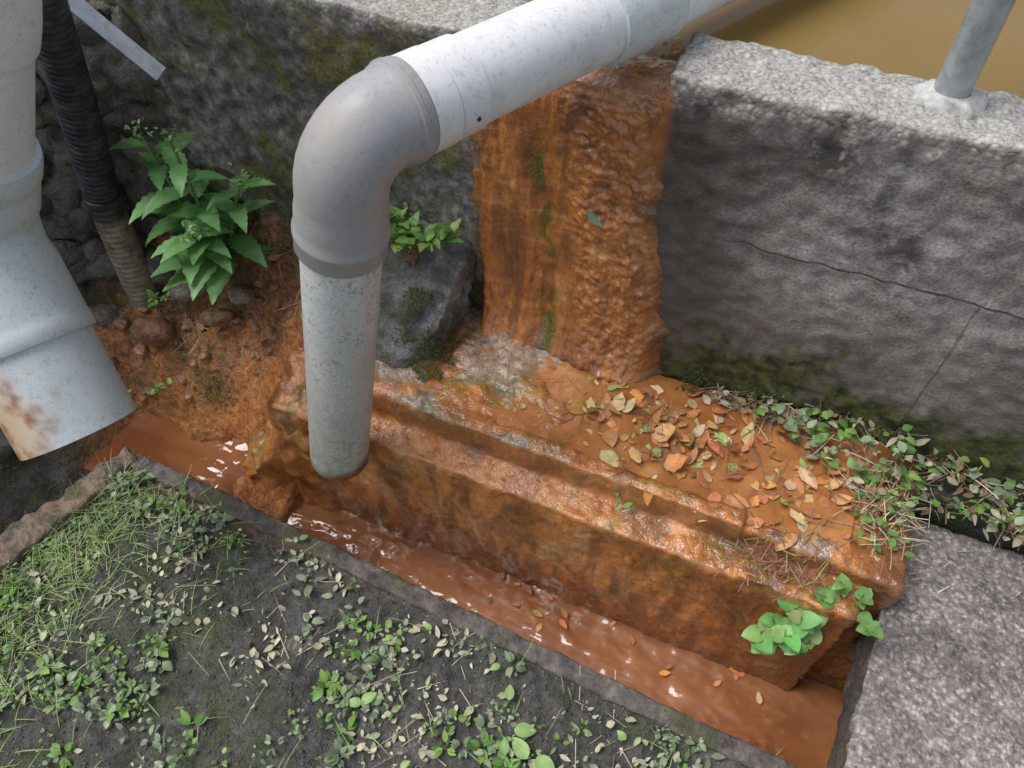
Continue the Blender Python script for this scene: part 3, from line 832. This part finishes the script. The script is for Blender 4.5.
for i in range(300):
    s = R.uniform(.08, .85); t = R.uniform(lerp(.97, .88, ss(.10, .38, s)) if s < .39 else .95, 1.02); z = foot_z(s, t) + R.uniform(.01, .045)
    L0 = R.uniform(.008, .028)
    g.leaf((s, t, z), rdir(0, 45), rdir(50, 90), L0, L0 * .7, green(1.5) if R.random() < .5 else pale(.95), R.uniform(0, .9), 4, 'ovate', .15)
for i in range(260):
    s = R.gauss(.21, .06); t = R.gauss(.725, .025); z = .230 + .04 * ss(.73, .75, t) + R.uniform(0, .012)
    if s > .33 or t < .68: continue
    w.leaf((s, t, z), rdir(-20, 20), UP, R.uniform(.012, .050), R.uniform(.001, .0025), (R.uniform(.12, .38), R.uniform(.07, .22), R.uniform(.04, .12)), R.uniform(-.9, .9), 5, 'x', .1, R.uniform(-1, 1))
for i in range(110):
    s = R.uniform(.29, .39); t = R.uniform(.80, .97); z = .27 + R.uniform(0, .02)
    w.leaf((s, t, z), rdir(-6, 20), UP, R.uniform(.02, .06), .0016, straw(), R.uniform(-.6, .9), 5, 'x', .1)
    if i % 2 == 0: g.leaf((s, t, z), rdir(0, 45), UP, .018, .012, green(1.5), .4, 4)
for i in range(60):
    s = R.uniform(.40, .9); t = R.uniform(.80, .95) if i % 4 else R.uniform(.3, .9)
    w.leaf((s, t, .185), rdir(-3, 10), UP, R.uniform(.006, .030), .0018, straw(), .3, 4, 'x', .1)
w.make('plant_debris', DRY); g.make('creeping_weeds', LEAF)
# --- moss cushions
w = Col()
def mosspatch(s0, s1, t0, t1, zf, n, k=1.):
    for i in range(n):
        s = R.uniform(s0, s1); t = R.uniform(t0, t1)
        if fbm(s * 14, t * 14, 5, 3) < -.05: continue
        v = R.random(); c = (lerp(.035, .13, v) * k, lerp(.055, .17, v) * k, .022)
        w.leaf((s, t, zf(s, t)), rdir(30, 90), UP, R.uniform(.004, .010), .003, c, .5, 2, 'lance', .2)
mosspatch(-.10, .14, .99, 1.03, lambda s, t: .265 + .05 * ss(.99, 1.03, t), 1800, .7)
mosspatch(.1, .75, .985, 1.03, lambda s, t: foot_z(s, t) + .015, 1400, .9)
mosspatch(-.62, -.50, .80, .93, lambda s, t: .29 + .12 * ss(-.51, -.58, s) * ss(.80, .9, t), 2200, 1.)
mosspatch(-1.0, -.72, .96, 1.03, lambda s, t: hgt(s, t), 900, .9)
mosspatch(-1.18, -1.08, .74, .84, lambda s, t: hgt(s, t) + .003, 500, 1.2)
mosspatch(-1.62, -1.40, .3, .7, lambda s, t: hgt(s, t) + .004, 1800, 1.2)
w.make('moss', MOSS)
w = Col()
for i in range(520):
    s = R.uniform(-1.4, -.70); t = R.uniform(.82, 1.02)
    w.leaf((s, t, hgt(s, t) + R.uniform(.002, .012)), rdir(-25, 10), UP, R.uniform(.01, .07), R.uniform(.001, .0022), (R.uniform(.15, .5), R.uniform(.09, .3), R.uniform(.05, .16)), R.uniform(-.5, .7), 4, 'x', .1)
for i in range(90):
    s = R.uniform(-1.4, -.75); t = R.uniform(.83, 1.0); L0 = R.uniform(.01, .03)
    w.leaf((s, t, hgt(s, t) + .006), rdir(-15, 10), rdir(40, 90), L0, L0 * .6, (R.uniform(.22, .5), R.uniform(.14, .26), .08), R.uniform(-.8, .8), 4, 'ovate', .1)
w.make('dead_straw', DRY)

# ------------------------------------------------------------------ light
world = bpy.data.worlds.new('World'); scene.world = world; world.use_nodes = True
nt = world.node_tree; bg = nt.nodes['Background']
sky = nt.nodes.new('ShaderNodeTexSky'); sky.sky_type = 'NISHITA'; sky.sun_disc = False
EL, AZ = math.radians(62), math.radians(-105)
sky.sun_elevation = EL; sky.sun_rotation = AZ; sky.dust_density = 3.0; sky.air_density = 1.0
hs = nt.nodes.new('ShaderNodeHueSaturation'); hs.inputs['Saturation'].default_value = .45
nt.links.new(sky.outputs[0], hs.inputs['Color']); nt.links.new(hs.outputs[0], bg.inputs[0]); bg.inputs[1].default_value = .15
sd = bpy.data.lights.new('sun', 'SUN'); sd.energy = 2.0; sd.angle = math.radians(32); sd.color = (1, .98, .95)
so = bpy.data.objects.new('sun', sd); scene.collection.objects.link(so)
dv = Vector((math.sin(AZ) * math.cos(EL), math.cos(AZ) * math.cos(EL), math.sin(EL)))
so.rotation_euler = dv.to_track_quat('Z', 'Y').to_euler(); so.location = (1, 3, 4)

cd = bpy.data.cameras.new('camera'); cam = bpy.data.objects.new('camera', cd); scene.collection.objects.link(cam)
cam.location = (0, 0, 1.5); cam.rotation_euler = (math.radians(38), 0, math.radians(23.3))
cd.sensor_width = 36; cd.lens = 36 * 770 / 1024; cd.clip_start = .02; cd.clip_end = 600
scene.camera = cam
scene.view_settings.view_transform = 'Standard'; scene.view_settings.look = 'None'; scene.view_settings.exposure = 0
